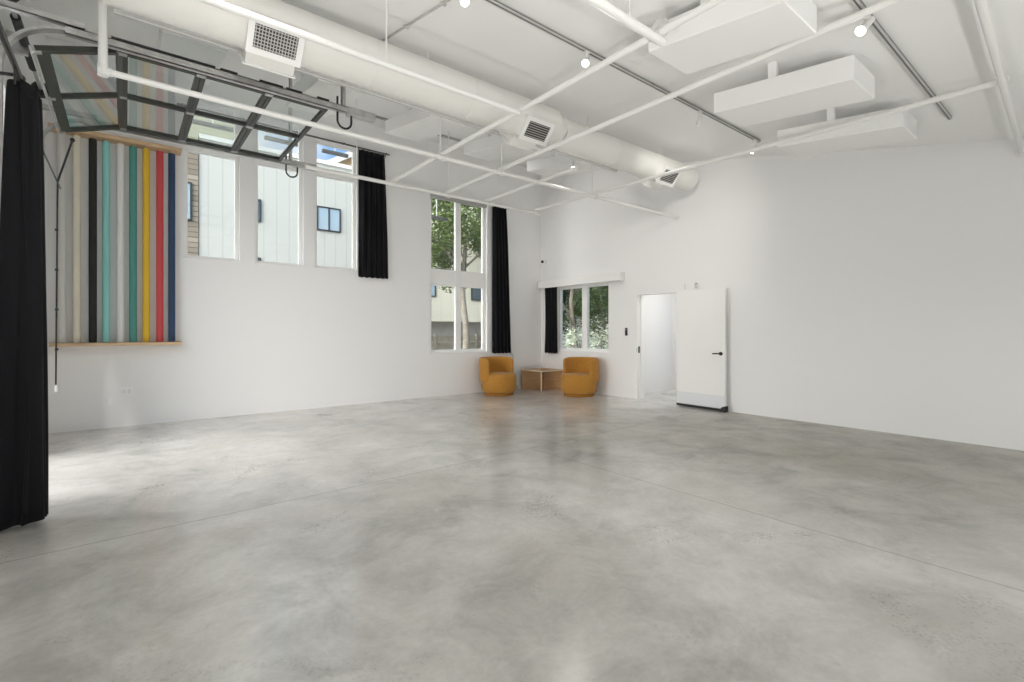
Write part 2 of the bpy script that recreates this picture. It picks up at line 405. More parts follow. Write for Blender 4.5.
tag(mb.build('strike_plate', M['black_metal']), 'small black latch strike plate on the white door jamb', 'latch plate')
# card reader, hooks, camera
t = thing('card_reader', 'black card reader on the wall beside the doorway', 'card reader', (0, -2.61, 1.27))
MB().box((-.025, -2.637, 1.275), (0, -2.583, 1.435), .008).build('housing', M['black_metal'], t, smooth=False)
MB().box((-.027, -2.63, 1.38), (-.024, -2.59, 1.42), .001).build('reader_light', M['cable'], t, smooth=False)
mb = MB(); mb.box((-.03, -3.945, 2.13), (0, -3.925, 2.235), .003)
tag(mb.build('wall_bracket', M['lampwhite'], smooth=False), 'small straight white bracket on the wall above the open door', 'bracket')
mb = MB(); mb.tube([(0, -4.17, 2.22), (-.04, -4.17, 2.225), (-.06, -4.17, 2.19), (-.05, -4.17, 2.15), (-.02, -4.175, 2.15)], .011)
tag(mb.build('wall_hook', M['steel']), 'small curved metal hook on the wall above the open door', 'hook')
t = thing('security_camera', 'small white security camera with black lens high in the room corner', 'camera', (-.05, -.12, 3.06))
mb = MB(); mb.cyl((0, -.16, 3.07), (-.025, -.16, 3.07), .05); mb.cyl((-.02, -.16, 3.07), (-.08, -.16, 3.06), .015); mb.build('mount', M['trim'], t)
mb = MB(); mb.cyl((-.06, -.13, 3.07), (-.14, -.20, 3.045), .036); mb.build('camera_body', M['trim'], t)
mb = MB(); mb.cyl((-.137, -.197, 3.046), (-.152, -.211, 3.041), .034); mb.ball((-.150, -.209, 3.042), .024); mb.build('lens', M['black_metal'], t)
# valance
t = thing('curtain_valance', 'white boxed curtain valance above the window by the corner', 'valance', (0, -1.28, 2.41))
MB().box((-.125, -2.56, 2.405), (-.105, -.03, 2.575), .003).build('front_board', M['trim'], t, smooth=False)
MB().box((-.105, -2.56, 2.405), (0, -2.54, 2.575), .003).build('end_board', M['trim'], t, smooth=False)
MB().box((-.105, -2.54, 2.555), (0, -.03, 2.575), .002).build('top_board', M['trim'], t, smooth=False)
# outlets
def outlet(x, z, lab, w=.075, h=.12, two=True):
    t = thing('wall_outlet', lab, 'outlet', (x, 0, z), group='outlets on the window wall')
    MB().box((x - w / 2, -.008, z - h / 2), (x + w / 2, 0, z + h / 2), .003).build('cover_plate', M['trim'], t, smooth=False)
    if two:
        for dx in (-.03, .03): MB().box((x + dx - .017, -.011, z - .03), (x + dx + .017, -.007, z + .03), .002).build('socket', M['lampwhite'], t, smooth=False)
outlet(-8.01, .50, 'white double wall outlet under the rack of paper rolls', .13)
outlet(-8.20, .38, 'narrow blank wall plate low beside the double outlet', .05, .11, False)

# ------------------------------------------------------------------ curtains
def curtain(name, lab, path, z0, z1, amp, pitch, gather=.75, flare=1.0, seed=1, th=.006):
    """pleated cloth along a straight path (two floor points); narrower at the header, folds deepen downwards"""
    r = random.Random(seed); a, b = V((*path[0], 0)), V((*path[1], 0)); d = (b - a); Lg = d.length; d.normalize(); n = V((-d.y, d.x, 0))
    nu = int(Lg / pitch * 10); nv = 26; mb = MB(); g = []
    ph = [r.uniform(-.5, .5) for _ in range(400)]
    for j in range(nv + 1):
        t = j / nv; z = z1 + (z0 - z1) * t; row = []
        wscale = gather + (flare - gather) * min(1, t ** .7)
        for i in range(nu + 1):
            s = i / nu; k = s * Lg / pitch
            w = 1 + .45 * ph[int(k)] ; a2 = amp * w * (.75 + .25 * t)
            off = a2 * math.sin(2 * PI * k + .5 * math.sin(3 * t + k)) + .15 * amp * math.sin(5 * k + 4 * t)
            sh = .12 * pitch * math.sin(4 * PI * k + t * 2)
            p = a + d * ((s - path[2]) * Lg * wscale + path[2] * Lg + sh) + n * off
            row.append(mb.bm.verts.new((p.x, p.y, z + .012 * math.sin(2 * PI * k + 1) * t)))
        g.append(row)
    for A, B in zip(g, g[1:]):
        for i in range(nu): mb.bm.faces.new((A[i], A[i + 1], B[i + 1], B[i]))
    return mb

def solid(o, th=.006):
    m = o.modifiers.new('thick', 'SOLIDIFY'); m.thickness = th; m.offset = 0; return o

def hung_curtain(name, lab, path, z0, z1, amp, pitch, rod, parent_rod=None, **k):
    t = thing(name, lab, 'curtain', ((path[0][0] + path[1][0]) / 2, (path[0][1] + path[1][1]) / 2, z0))
    solid(curtain(name, lab, path, z0, z1, amp, pitch, **k).build('cloth', M['velvet'], t))
    mb = MB(); d = (V((*path[1], 0)) - V((*path[0], 0))).normalized()
    a = V((*path[0], z1)); b = V((*path[1], z1))
    n = max(3, int((b - a).length / pitch)); gk = k.get('gather', .75)
    for i in range(n + 1):
        s = i / n; p = V((*path[0], 0)) + d * ((s - path[2]) * (b - a).length * gk + path[2] * (b - a).length)
        MB().cyl((p.x, p.y, z1 - .03), (p.x, p.y, z1 + .02), .008, seg=8).build('glider', M['black_metal'], t)
    return t
hung_curtain('window_curtain', 'short black curtain hanging at the side of the high window, ending at sill height', [(-4.63, -.075), (-4.06, -.075), 0.0], 2.38, 4.755, .038, .105, None, gather=.93, seed=2)
hung_curtain('window_curtain', 'long narrow black curtain beside the tall two-tier window', [(-1.545, -.085), (-.99, -.085), 0.0], .87, 4.185, .040, .105, None, gather=.70, seed=5)
hung_curtain('window_curtain', 'small black curtain hanging under the white valance', [(-.055, -.18), (-.055, -.62), 0.5], .84, 2.50, .033, .10, None, gather=.95, seed=8)
def rod(lab, a, b, n=3, r=.014):
    t = thing('curtain_rail', lab, 'curtain rail', a)
    mb = MB(); mb.box((a[0], a[1] - .014, a[2] - .012), (b[0], a[1] + .014, a[2] + .012), .003); mb.build('rail', M['trackdark'], t, smooth=False)
    for i in range(n):
        x = a[0] + (b[0] - a[0]) * (i + .08) / (n - .84) if n > 1 else a[0]
        mb = MB(); mb.box((x - .012, a[1] - .016, a[2] + .008), (x + .012, 0, a[2] + .02), .001); mb.build('bracket', M['black_metal'], t, smooth=False)
rod('dark curtain rail above the three high windows', (-7.42, -.075, 4.785), (-4.02, -.075, 4.785), 5)
rod('dark curtain rail above the tall two-tier window', (-3.9, -.085, 4.255 - .03), (-.95, -.085, 4.225), 4)

# big black stage curtain bunched beside the roll-up door
t = thing('stage_curtain', 'tall black velvet curtain bunched beside the roll-up door, reaching the floor', 'curtain', (-8.6, -4.05, 0))
def bunch(cx, cy, z0, z1, seed):
    mb = MB(); nv = 34; n = 240; g = []; r = random.Random(seed)
    phs = [r.uniform(-.45, .45) for _ in range(30)]; am = [r.uniform(.72, 1.1) for _ in range(30)]
    K = 9                                    # folds, each swinging across the bunch
    for j in range(nv + 1):
        tt = j / nv; z = z1 + (z0 - z1) * tt; row = []
        W = .072 + .058 * tt ** .7; D = .085 + .035 * tt
        for i in range(n + 1):
            s = i / n; k = s * K; q = int(k)
            a = am[q] * (1 - (k - q)) + am[q + 1] * (k - q)
            x = cx + .022 * (1 - tt) + W * a * math.sin(2 * PI * k * .5 + .25 * math.sin(4 * tt + phs[q] * 4)) + .012 * math.sin(7 * k + 2 * tt)
            y = cy - D + 2 * D * s + .02 * math.sin(2 * PI * k + phs[q])
            zz = z + (.02 * math.sin(3 * k) if j == nv else 0) + (.05 * math.sin(PI * k + 1) if j == 0 else 0) - (.06 * (x - cx) / .1 * max(0, 1 - 6 * tt))
            row.append(mb.bm.verts.new((x, y, zz)))
        g.append(row)
    for A, B in zip(g, g[1:]):
        for i in range(n): mb.bm.faces.new((A[i], A[i + 1], B[i + 1], B[i]))
    return mb
solid(bunch(-8.60, -4.10, .035, 3.07, 3).build('cloth', M['velvet'], t), .008)
mb = MB(); mb.cyl((-8.62, -6.3, 3.19), (-8.62, -3.98, 3.19), .018); mb.ball((-8.62, -3.97, 3.19), .03)
mb.build('curtain_pole', M['black_metal'], t)
for y in (-6.2, -4.02): mb = MB(); mb.tube([(-8.62, y, 3.19), (-8.75, y, 3.17), (XL, y, 3.13)], .012); mb.box((XL, y - .03, 3.05), (XL + .012, y + .03, 3.21)); mb.build('pole_bracket', M['black_metal'], t)
for k in range(8): y = -4.19 + k * .025; MB().cyl((-8.62, y, 3.06), (-8.62, y, 3.20), .007, seg=8).build('curtain_hook', M['black_metal'], t)

# ------------------------------------------------------------------ paper rolls on their rack
t = thing('roll_rack', 'plywood rack of two boards on the window wall holding the paper rolls', 'shelf', (-8.08, 0, 1.17))
MB().box((-8.80, -.25, 1.165), (-7.37, 0, 1.21), .003).build('lower_shelf', M['shelf'], t, smooth=False)
mb = MB(); mb.box((-8.82, -.21, 4.03), (-7.37, 0, 4.085), .003)
mb.build('upper_board', M['shelf'], t, smooth=False)
MB().box((-8.82, -.004, 1.21), (-7.36, 0, 4.03)).build('back_panel', M['wall'], t, smooth=False)
rolls = [('pearl', -8.69, 'pale grey'), ('ivory', -8.54, 'ivory'), ('jet', -8.375, 'black'), ('turquoise', -8.235, 'light turquoise'), ('white', -8.08, 'white'),
         ('teal', -7.94, 'deep teal green'), ('yellow', -7.79, 'bright yellow'), ('red', -7.63, 'raspberry red'), ('navy', -7.487, 'navy blue')]
def roll(x, key, lab, r, z1):
    t = thing('paper_roll', lab, 'paper roll', (x, -.12, 1.21), group='backdrop paper rolls on the rack')
    mb = MB(); mb.lathe([(r - .004, 0), (r, .004), (r, z1 - .004), (r - .004, z1)], (x, -.12, 1.212), 28)
    mb.build('paper', M['paper_' + key], t)
    mb = MB(); mb.lathe([(.026, 0), (.028, 0), (.028, .022), (.026, .022)], (x, -.12, 1.212 + z1), 20); mb.build('core', M['shelf'], t)
for k, x, nm in rolls:
    roll(x, k, 'tall %s roll of backdrop paper standing on the wall rack' % nm, .0435, 2.79)

# ------------------------------------------------------------------ overhead glazed door
ZD = 3.755; XA, XE = -8.05, -6.33; YN, YFAR = -3.625, -1.62
od = thing('overhead_door', 'glazed roll-up door with dark frames, raised flat under the ceiling', 'garage door', (-7.5, -2.68, ZD))
def slab(xa, za, xb, zb, name, lab=None):
    """one door section between two points in x-z: stiles, rails, mid stile and two panes"""
    d = V((xb - xa, 0, zb - za)); Lg = d.length; d.normalize(); n = V((-d.z, 0, d.x)); o = V((xa, 0, za))
    def bx(mb, s0, s1, y0, y1, h=.045, up=0):
        q = []
        for s in (s0, s1):
            for y in (y0, y1):
                for w in (-h / 2 + up, h / 2 + up): q.append(mb.bm.verts.new(o + d * s + V((0, y, 0)) + n * w))
        for f in ((0, 1, 3, 2), (4, 5, 7, 6), (0, 1, 5, 4), (2, 3, 7, 6), (0, 2, 6, 4), (1, 3, 7, 5)): mb.bm.faces.new([q[k] for k in f])
    mb = MB(); w = .04; ym = (YN + YFAR) / 2
    a = .085 if name == 'first' else w
    bx(mb, .003, a, YN, YFAR); bx(mb, Lg - w, Lg - .003, YN, YFAR)
    bx(mb, a, Lg - w, YN, YN + .05); bx(mb, a, Lg - w, YFAR - .05, YFAR); bx(mb, a, Lg - w, ym - .024, ym + .024)
    s = mb.build('door_section', M['bronze'], od, smooth=False)
    for y0, y1 in ((YN + .05, ym - .024), (ym + .024, YFAR - .05)):
        mb = MB(); bx(mb, a, Lg - w, y0, y1, .008); mb.build('pane', M['doorglass'], s, smooth=False)
    for y in (YN + .02, ym, YFAR - .02):
        mb = MB(); bx(mb, -.035, .035, y - .025, y + .025, .008, -.027); mb.build('hinge', M['steel'], s, smooth=False)
    return s
st = (XE - XA) / 3
slab(-8.585, 3.58, XA, ZD, 'first')
for k in range(3): slab(XA + st * k, ZD, XA + st * (k + 1), ZD, 'flat')
mb = MB(); mb.box((-8.612, YN, 3.535), (-8.592, YFAR, 3.595), .004, Matrix.Rotation(-.3, 3, 'Y')); mb.build('bottom_seal', M['steel'], od, smooth=False)
mb = MB(); mb.box((XE - .10, YN + .05, ZD + .022), (XE - .06, YN + .12, ZD + .10)); mb.build('top_fixture', M['lampwhite'], od, smooth=False)
# black weather strip along the near edge, in pieces as in the picture
for a, b in ((-8.12, -7.38), (-7.34, -7.2), (-7.01, -6.80), (-6.77, -6.62), (-6.47, -6.35)):
    MB().box((a, YN - .095, ZD + .034), (b, YN - .075, ZD + .052), .002).build('edge_seal', M['black'], od, smooth=False)
# tracks
def track(y, lab, sgn):
    t = thing('door_track', lab, 'door track', (-7.3, y, ZD), group='steel tracks of the roll-up door')
    pts = [(-8.76, y, .02), (-8.76, y, 3.32)]
    R_ = .39; cx, cz = -8.76 + R_, ZD - R_
    pts = [(-8.76, y, .02), (-8.76, y, 1.6), (-8.76, y, cz)] + [(cx - R_ * math.cos(a), y, cz + R_ * math.sin(a)) for a in [PI / 2 * k / 12 for k in range(1, 13)]]
    mb = MB(); mb.tube(pts, 0, flat=(.012, .075, (0, 1, 0)) if 0 else (.075, .022, (.7, 0, -.7)))
    mb.build('curved_track', M['steel'], t, smooth=True)
    mb = MB(); x0 = cx - .03; x1 = -5.85
    mb.box((x0, y - .038, ZD - .034), (x1, y - .030, ZD + .032)); mb.box((x0, y - .038, ZD + .025), (x1, y + .038, ZD + .032)); mb.box((x0, y - .038, ZD - .034), (x1, y + .012, ZD - .027))
    mb.build('rail', M['steel'], t, smooth=False)
    mb = MB(); mb.box((-6.15, y - .045, ZD - .042), (-5.84, y + .045, ZD + .04), .004); mb.build('end_stop', M['steel'], t, smooth=False)
    mb = MB(); mb.box((-8.86, y - .05, ZD + .034), (-8.28, y - .044, ZD + .085)); mb.box((-8.86, y - .05, ZD + .034), (-8.28, y, ZD + .040)); mb.build('angle_iron', M['steel'], t, smooth=False)
    mb = MB(); x = -6.2
    mb.box((x - .02, y - .05, ZD + .03), (x + .02, y - .044, zc(y) - .012)); mb.box((x - .02, y - .05, ZD + .03), (x - .014, y - .01, zc(y) - .012))
    mb.build('perforated_hanger', M['steel'], t, smooth=False)
    x = -6.2; pts = [(x - .05, y, ZD + .13)] + [(x - .05 + .075 * (1 - math.cos(a)), y, ZD - .12 - .075 * math.sin(a)) for a in [PI * k / 10 for k in range(11)]] + [(x + .10, y, ZD + .02)]
    mb = MB(); mb.tube(pts, .011); mb.build('cable_loop', M['black'], t)
    return t
track(YN - .055, 'steel roll-up door track nearer the room middle, with black cable loop and perforated hanger', -1)
track(YFAR + .06, 'steel roll-up door track nearer the window wall, ending in a cable loop', 1)
mb = MB()
mb.cyl((-8.74, YN - .3, ZD + .22), (-8.74, YFAR + .12, ZD + .22), .016)
t = thing('torsion_shaft', 'steel torsion shaft with black drum above the roll-up door opening', 'door shaft', (-8.74, -2.7, ZD + .2))
mb.build('shaft', M['steel'], t)
for y in (YN, YFAR - .04): MB().cyl((-8.74, y - .02, ZD + .22), (-8.74, y + .06, ZD + .22), .075).build('cable_drum', M['black'], t)
mb = MB(); mb.cyl((-8.74, -3.2, ZD + .22), (-8.74, -2.2, ZD + .22), .034); mb.build('spring', M['black'], t)
for y in (-2.72, YN - .2): MB().box((XL, y, ZD + .12), (-8.72, y + .035, ZD + .30)).build('shaft_bracket', M['steel'], t, smooth=False)
# lift cord by the far jamb
t = thing('pull_cord', 'dark pull cord with white tip hanging beside the roll-up door', 'pull cord', (-8.64, -1.40, .70))
mb = MB(); mb.cyl((-8.64, -1.42, .76), (-8.625, -1.42, 3.08), .008, seg=8)
mb.build('cord', M['black'], t)
for z in (1.15, 1.6, 2.05, 2.5): MB().box((-8.648, -1.432, z), (-8.618, -1.408, z + .025), .003).build('clip', M['black_metal'], t, smooth=False)
mb = MB(); mb.lathe([(.006, 0), (.016, .015), (.012, .07), (.005, .09)], (-8.64, -1.42, .68), 12); mb.build('tip', M['trim'], t)
mb = MB(); mb.cyl((-8.625, -1.42, 3.06), (-8.50, -1.42, 3.56), .010, seg=8); mb.ball((-8.50, -1.42, 3.56), .024); mb.build('strut', M['black'], t)
mb = MB(); mb.cyl((-8.60, -1.42, 2.98), (-8.76, -1.42, 3.42), .008, seg=8); mb.build('stay_wire', M['cable'], t)

# ------------------------------------------------------------------ duct with registers
DY, DZ, DR = -4.2, 4.03, .235
t = thing('air_duct', 'big round white air duct running under the sloped ceiling', 'duct', (-4.2, DY, DZ - DR))
mb = MB()
mb.cyl((-8.16, DY, DZ + .035), (-3.62, DY, DZ + .035), .234, seg=48); mb.cyl((-3.62, DY, DZ + .035), (-3.5, DY, DZ), .234, .206, seg=48); mb.cyl((-3.5, DY, DZ), (-.33, DY, DZ), .206, seg=48)
mb.build('duct_tube', M['duct'], t)
for x in (-7.5, -6.1, -4.95): MB().cyl((x - .012, DY, DZ + .035), (x + .012, DY, DZ + .035), .238, seg=48).build('seam_band', M['duct'], t)
for x in (-2.4, -1.3): MB().cyl((x - .012, DY, DZ), (x + .012, DY, DZ), .210, seg=48).build('seam_band', M['duct'], t)
for x in (-7.4, -5.45, -4.2, -2.9, -1.1): MB().cyl((x, DY, DZ + .2), (x, DY, zc(DY)), .006, seg=8).build('hanger_rod', M['pipe'], t)
def register(x, lab, side, w, h):
    """collar box leaving the duct downwards and sideways, with a louvred face"""
    a = math.radians(42); n = V((0, side * math.cos(a), -math.sin(a))); up = V((0, side * math.sin(a), math.cos(a))); ex = V((1, 0, 0))
    c = V((x, DY, DZ)); d1_, d0_ = .275, .12
    def bx(mb, u0, u1, v0, v1, w0, w1):
        q = [mb.bm.verts.new(c + ex * u + up * v_ + n * w_) for u in (u0, u1) for v_ in (v0, v1) for w_ in (w0, w1)]
        for f in ((0, 1, 3, 2), (4, 5, 7, 6), (0, 1, 5, 4), (2, 3, 7, 6), (0, 2, 6, 4), (1, 3, 7, 5)): mb.bm.faces.new([q[k] for k in f])
    r = mb = MB(); bx(mb, -w / 2, w / 2, -h / 2, h / 2, d0_, d1_); body = mb.build('register', M['duct'], t, smooth=False, label=lab)
    mb = MB(); b = .03
    bx(mb, -w / 2 - .02, w / 2 + .02, h / 2 - b, h / 2 + .02, d1_, d1_ + .014); bx(mb, -w / 2 - .02, w / 2 + .02, -h / 2 - .02, -h / 2 + b, d1_, d1_ + .014)
    bx(mb, -w / 2 - .02, -w / 2 + b, -h / 2 + b, h / 2 - b, d1_, d1_ + .014); bx(mb, w / 2 - b, w / 2 + .02, -h / 2 + b, h / 2 - b, d1_, d1_ + .014)
    mb.build('register_frame', M['trim'], body, smooth=False)
    mb = MB(); bx(mb, -w / 2 + b, w / 2 - b, -h / 2 + b, h / 2 - b, d1_ + .0005, d1_ + .003); mb.build('register_back', M['dark_grille'], body, smooth=False)
    mb = MB(); k = 7
    for i in range(k):
        v_ = -h / 2 + b + (h - 2 * b) * (i + .5) / k; bx(mb, -w / 2 + b, w / 2 - b, v_ - .003, v_ + .003, d1_ + .003, d1_ + .011)
    kk = 14 if x < -6 else 0
    for i in range(kk):
        u_ = -w / 2 + b + (w - 2 * b) * (i + .5) / kk; bx(mb, u_ - .003, u_ + .003, -h / 2 + b, h / 2 - b, d1_ + .003, d1_ + .009)
    mb.build('grille', M['track'], body, smooth=False)
for x, w in ((-7.02, .40), (-4.04, .40), (-1.22, .42)):
    register(x, 'louvred air register facing the room', -1, w, .25)
    register(x + .02, 'air register facing the window wall', 1, w, .24)

# ------------------------------------------------------------------ hanging panels
def baffle(x, y0, y1, zt0, zt1, lab, grp, w=.55, h=.20, posts=((.25, .35),)):
    t = thing('ceiling_baffle', lab, 'ceiling panel', (x + w / 2, (y0 + y1) / 2, min(zt0, zt1) - h), group=grp)
    mb = MB(); mb.prism([(y0, zt0), (y1, zt1), (y1, zt1 - h), (y0, zt0 - h)], 0, x, x + w)
    bmesh.ops.bevel(mb.bm, geom=mb.bm.edges[:], offset=.006, segments=1, affect='EDGES'); mb.build('panel_box', M['ceil'], t, smooth=False)
    for px, fy in ((.02, .54), (w - .10, .54)):
        y = y0 + (y1 - y0) * fy; z = zt0 + (zt1 - zt0) * fy
        mb = MB(); mb.box((x + px, y - .035, z - .01), (x + px + .06, y + .035, zc(y) + .0), .003); mb.build('post', M['ceil'], t, smooth=False)
XS = (-7.75, -6.30, -4.85, -3.40, -1.95)
RN = ['first hanging white ceiling panel beyond the duct, next to the roll-up door', 'second hanging white ceiling panel beyond the duct, above the roll-up door end',
      'middle hanging white ceiling panel beyond the duct', 'fourth hanging white ceiling panel beyond the duct, by the middle register', 'last hanging white ceiling panel beyond the duct, toward the door wall']
for i, x in enumerate(XS): baffle(x, -3.18, -1.75, 4.44, 4.66, RN[i], 'hanging panels between duct and window wall')
RR = {-4.71: 'largest hanging white ceiling panel, cut by the top edge of the picture', -3.40: 'hanging white ceiling panel between the other two on the low side',
      -1.95: 'hanging white ceiling panel nearest the blank door wall on the low side'}
for x in (-4.71, -3.40, -1.95): baffle(x, -7.56, -6.36 if x > -4 else -6.52, 3.62 + (.075 if x < -4 else 0), 3.76 + (.075 if x < -4 else 0), RR[x], 'hanging panels on the low side of the ceiling')

# ------------------------------------------------------------------ pipe grid
ZX, ZY, PRD = 3.48, 3.534, .026
def pipe(lab, a, b, drops=(), clamps=(), flange=None, r=PRD, elbow=None):
    a, b = V(a), V(b)
    t = thing('hanging_pipe', lab, 'pipe', (a + b) / 2, group='white pipe grid')
    mb = MB(); mb.cyl(a, b, r); mb.build('pipe_tube', M['pipe'], t)
    d = (b - a).normalized()
    for p in clamps:
        p = V(p); mb = MB(); mb.cyl(p - d * .03, p + d * .03, r + .010); mb.cyl(p - V((0, 0, .045)), p + V((0, 0, .045)), .011, seg=8); mb.build('pipe_clamp', M['lampwhite'], t)
    for p in drops:
        p = V(p); mb = MB(); mb.cyl((p.x, p.y, p.z), (p.x, p.y, zc(p.y)), .007, seg=8); mb.build('drop_rod', M['pipe'], t)
    for p, ax in flange or ():
        p = V(p); ax = V(ax); mb = MB(); mb.cyl(p, p - ax * .035, .038); mb.cyl(p, p - ax * .012, .055); mb.build('wall_flange', M['pipe'], t)
    return t
t = pipe('white pipe with thick vertical drop, running under the raised glazed door', (-8.17, -3.768, ZX), (0, -3.768, ZX), drops=[(-4.1, -3.768, ZX)], clamps=[(-5.0, -3.768, ZX), (-4.1, -3.768, ZX), (-2.25, -3.768, ZX)], flange=[((0, -3.768, ZX), (1, 0, 0))])
mb = MB(); mb.cyl((-8.17, -3.768, ZX - .03), (-8.17, -3.75, zc(-3.768)), .032); mb.build('vertical_drop', M['pipe'], t)
mb = MB(); mb.cyl((-8.17, -3.768, ZX - .04), (-8.17, -3.768, ZX + .045), .037); mb.cyl((-8.2, -3.768, ZX), (-8.11, -3.768, ZX), .033); mb.build('tee_fitting', M['lampwhite'], t)
pipe('white pipe nearest the window wall, parallel to it', (-6.22, -2.4, ZX), (-2.25, -2.4, ZX), drops=[(-5.55, -2.4, ZX), (-4.1, -2.4, ZX)], clamps=[(-5.0, -2.4, ZX), (-4.1, -2.4, ZX), (-3.34, -2.4, ZX), (-2.25, -2.4, ZX)])
pipe('white pipe running in front of the round duct', (-8.5, -5.26, ZX + .015), (-5.03, -5.26, ZX + .015), drops=[(-6.4, -5.26, ZX)], r=.024)
pipe('thick white pipe ending at a knobbed clamp near the top of the picture', (-8.5, -6.83, ZX - .006), (-4.97, -6.83, ZX - .006), drops=[(-5.35, -6.83, ZX)], r=.031)
pipe('white pipe at the far side from the duct, ending on the door wall', (-8.5, -8.565, 3.42), (0, -8.205, 3.42), drops=[(-5.5, -8.438, 3.42)], flange=[((0, -8.205, 3.42), (1, 0, 0))])
for lab, x, y0, y1 in (('white cross pipe meeting the thick pipe at its knob', -5.0, -8.35, -2.36), ('white cross pipe between the knobbed one and the last one', -4.1, -8.35, -2.36),
                       ('short white cross pipe above the tall window', -3.34, -4.4, -2.36), ('white cross pipe nearest the door wall', -2.25, -8.34, -2.36)):
    pipe(lab, (x, y0, ZY if x < -3 else 3.475), (x, y1, ZY if x < -3 else 3.552), clamps=[(x, -3.70, ZY)] if x < -4 else [], drops=[(x, -3.70, ZY)] if x in (-5.0, -2.25) else [])
t = thing('pipe_knob', 'crumpled white clamp knob at the end of the thick pipe', 'clamp', (-5.0, -6.83, 3.6))
mb = MB(); bm = bmesh.new(); bmesh.ops.create_icosphere(bm, subdivisions=3, radius=.065)
for v in bm.verts: v.co = v.co * (1 + .22 * noise.noise(v.co * 28)) + V((-4.89, -6.765, 3.64))
mb._merge(bm); mb.build('knob', M['lampwhite'], t)
mb = MB(); mb.cyl((-4.985, -6.825, 3.51), (-4.90, -6.77, 3.62), .02); mb.build('knob_stem', M['lampwhite'], t)

# ------------------------------------------------------------------ track lights
def ltrack(lab, y, x0, x1, z=None, rods=(), m1='track', m2='trackdark'):
    t = thing('lighting_track', lab, 'light track', ((x0 + x1) / 2, y, (z if z else zc(y)) - .04))
    ct = (z if z else zc(y) - .006) - .002
    q = MB(); q.box((x0, y - .018, ct - .034), (x1, y + .018, ct), .002); q.build('track_body', M[m1], t, smooth=False)
    q = MB(); q.box((x0 + .01, y - .006, ct - .0355), (x1 - .01, y + .006, ct - .033)); q.build('slot', M[m2], t, smooth=False)
    q = MB(); q.box((x0 + .01, y - .0195, ct - .022), (x1 - .01, y - .017, ct - .012)); q.build('side_groove', M[m2], t, smooth=False)
    for x in rods: q = MB(); q.cyl((x, y, ct), (x, y, zc(y)), .006, seg=8); q.build('hanger_rod', M['pipe'], t)
ltrack('grey lighting track along the middle of the ceiling carrying the spotlights', -5.70, -8.3, -.95)
ltrack('grey lighting track on the low side of the ceiling beyond the panels', -7.78, -8.3, -1.15)
ltrack('lighting track close to the window wall, half hidden by the hanging panels', -.84, -7.9, -2.45)
ltrack('grey lighting track slung under the window side of the round duct', -3.81, -8.1, -1.78, 3.99, (-7.2, -5.2, -3.2, -2.0), 'lampwhite', 'track')
t = thing('ceiling_conduit', 'thin grey conduit running up the ceiling slope from the track to the duct', 'conduit', (-5.9, -4.8, 4.2))
mb = MB(); mb.cyl((-5.9, -5.68, zc(-5.68) - .014), (-5.9, -2.0, zc(-2.0) - .014), .010, seg=10); mb.build('tube', M['track'], t)
for y in (-5.3, -4.6): MB().box((-5.925, y - .012, zc(y) - .03), (-5.875, y + .012, zc(y) - .003), .002).build('strap', M['track'], t, smooth=False)

LP = []
def spot(lab, x, y, ztop, aim, power, ang=120, blend=1.0, drop=.085):
    """stem + cylindrical head with glowing face, and the lamp inside it"""
    top = V((x, y, ztop)); pv = top - V((0, 0, drop)); d = (V(aim) - pv).normalized()
    t = thing('track_spotlight', lab, 'spotlight', top, group='spotlights on the lighting tracks')
    q = MB(); q.box((x - .03, y - .018, ztop - .02), (x + .03, y + .018, ztop), .003); q.build('adapter', M['lampwhite'], t, smooth=False)
    q = MB(); q.cyl(top - V((0, 0, .015)), pv, .009, seg=10); q.build('stem', M['lampwhite'], t)
    a = pv - d * .055; b = pv + d * .055; e = pv + d * .10
    q = MB(); q.cyl(a, b, .024, .027, seg=22); q.cyl(b, e, .027, .036, seg=22); q.build('lamp_head', M['lampwhite'], t)
    q = MB(); q.cyl(e - d * .002, e + d * .004, .033, seg=22); q.build('lens', M['bulb'], t)
    l = bpy.data.lights.new('spot_light', 'SPOT'); l.energy = power; l.spot_size = math.radians(ang); l.spot_blend = blend; l.shadow_soft_size = .12; l.color = (1.0, .965, .91)
    lo = bpy.data.objects.new('spot_light', l); C.objects.link(lo); lo.location = e + d * .06; lo.rotation_euler = d.to_track_quat('-Z', 'Y').to_euler()
PW = .12
z1 = zc(-5.70) - .036; z2 = zc(-7.78) - .036; z3 = 3.952
spot('glowing spotlight at the top edge of the picture above the duct', -5.95, -5.70, z1, (-7.2, -8.0, 1.2), 150 * PW)
spot('glowing spotlight facing the room on the middle track', -4.55, -5.70, z1, (-7.2, -7.6, 1.0), 150 * PW)
spot('spotlight turned side-on below the middle track', -2.52, -5.70, z1, (0, -3.5, 2.9), 560 * PW, ang=85)
spot('spotlight at the very end of the middle track', -1.10, -5.70, z1, (-1.2, -4.0, .6), 160 * PW, ang=90)
spot('added spotlight on the track close to the window wall, hidden by a hanging panel', -2.7, -.84, zc(-.84) - .044, (0, -1.9, 3.1), 560 * PW, ang=85)  # unseen lamp added to brighten the upper door wall
spot('glowing spotlight on the low-side track by the top edge', -3.86, -7.78, z2, (-5.2, -7.3, 2.2), 120 * PW, drop=.05)
spot('small glowing spotlight under the round duct', -2.78, -3.81, z3, (-5.0, -5.6, .0), 110 * PW)
spot('added spotlight on the middle track outside the picture', -7.35, -5.70, z1, (-7.0, -2.0, 0), 150 * PW)  # this and the next two: unseen lamps added to brighten the room
spot('added spotlight on the low-side track outside the picture', -6.2, -7.78, z2, (-4.5, -4.2, .2), 150 * PW)
spot('added spotlight on the low-side track farthest from the door wall', -7.9, -7.78, z2, (-6.0, -10.5, 1.5), 150 * PW)

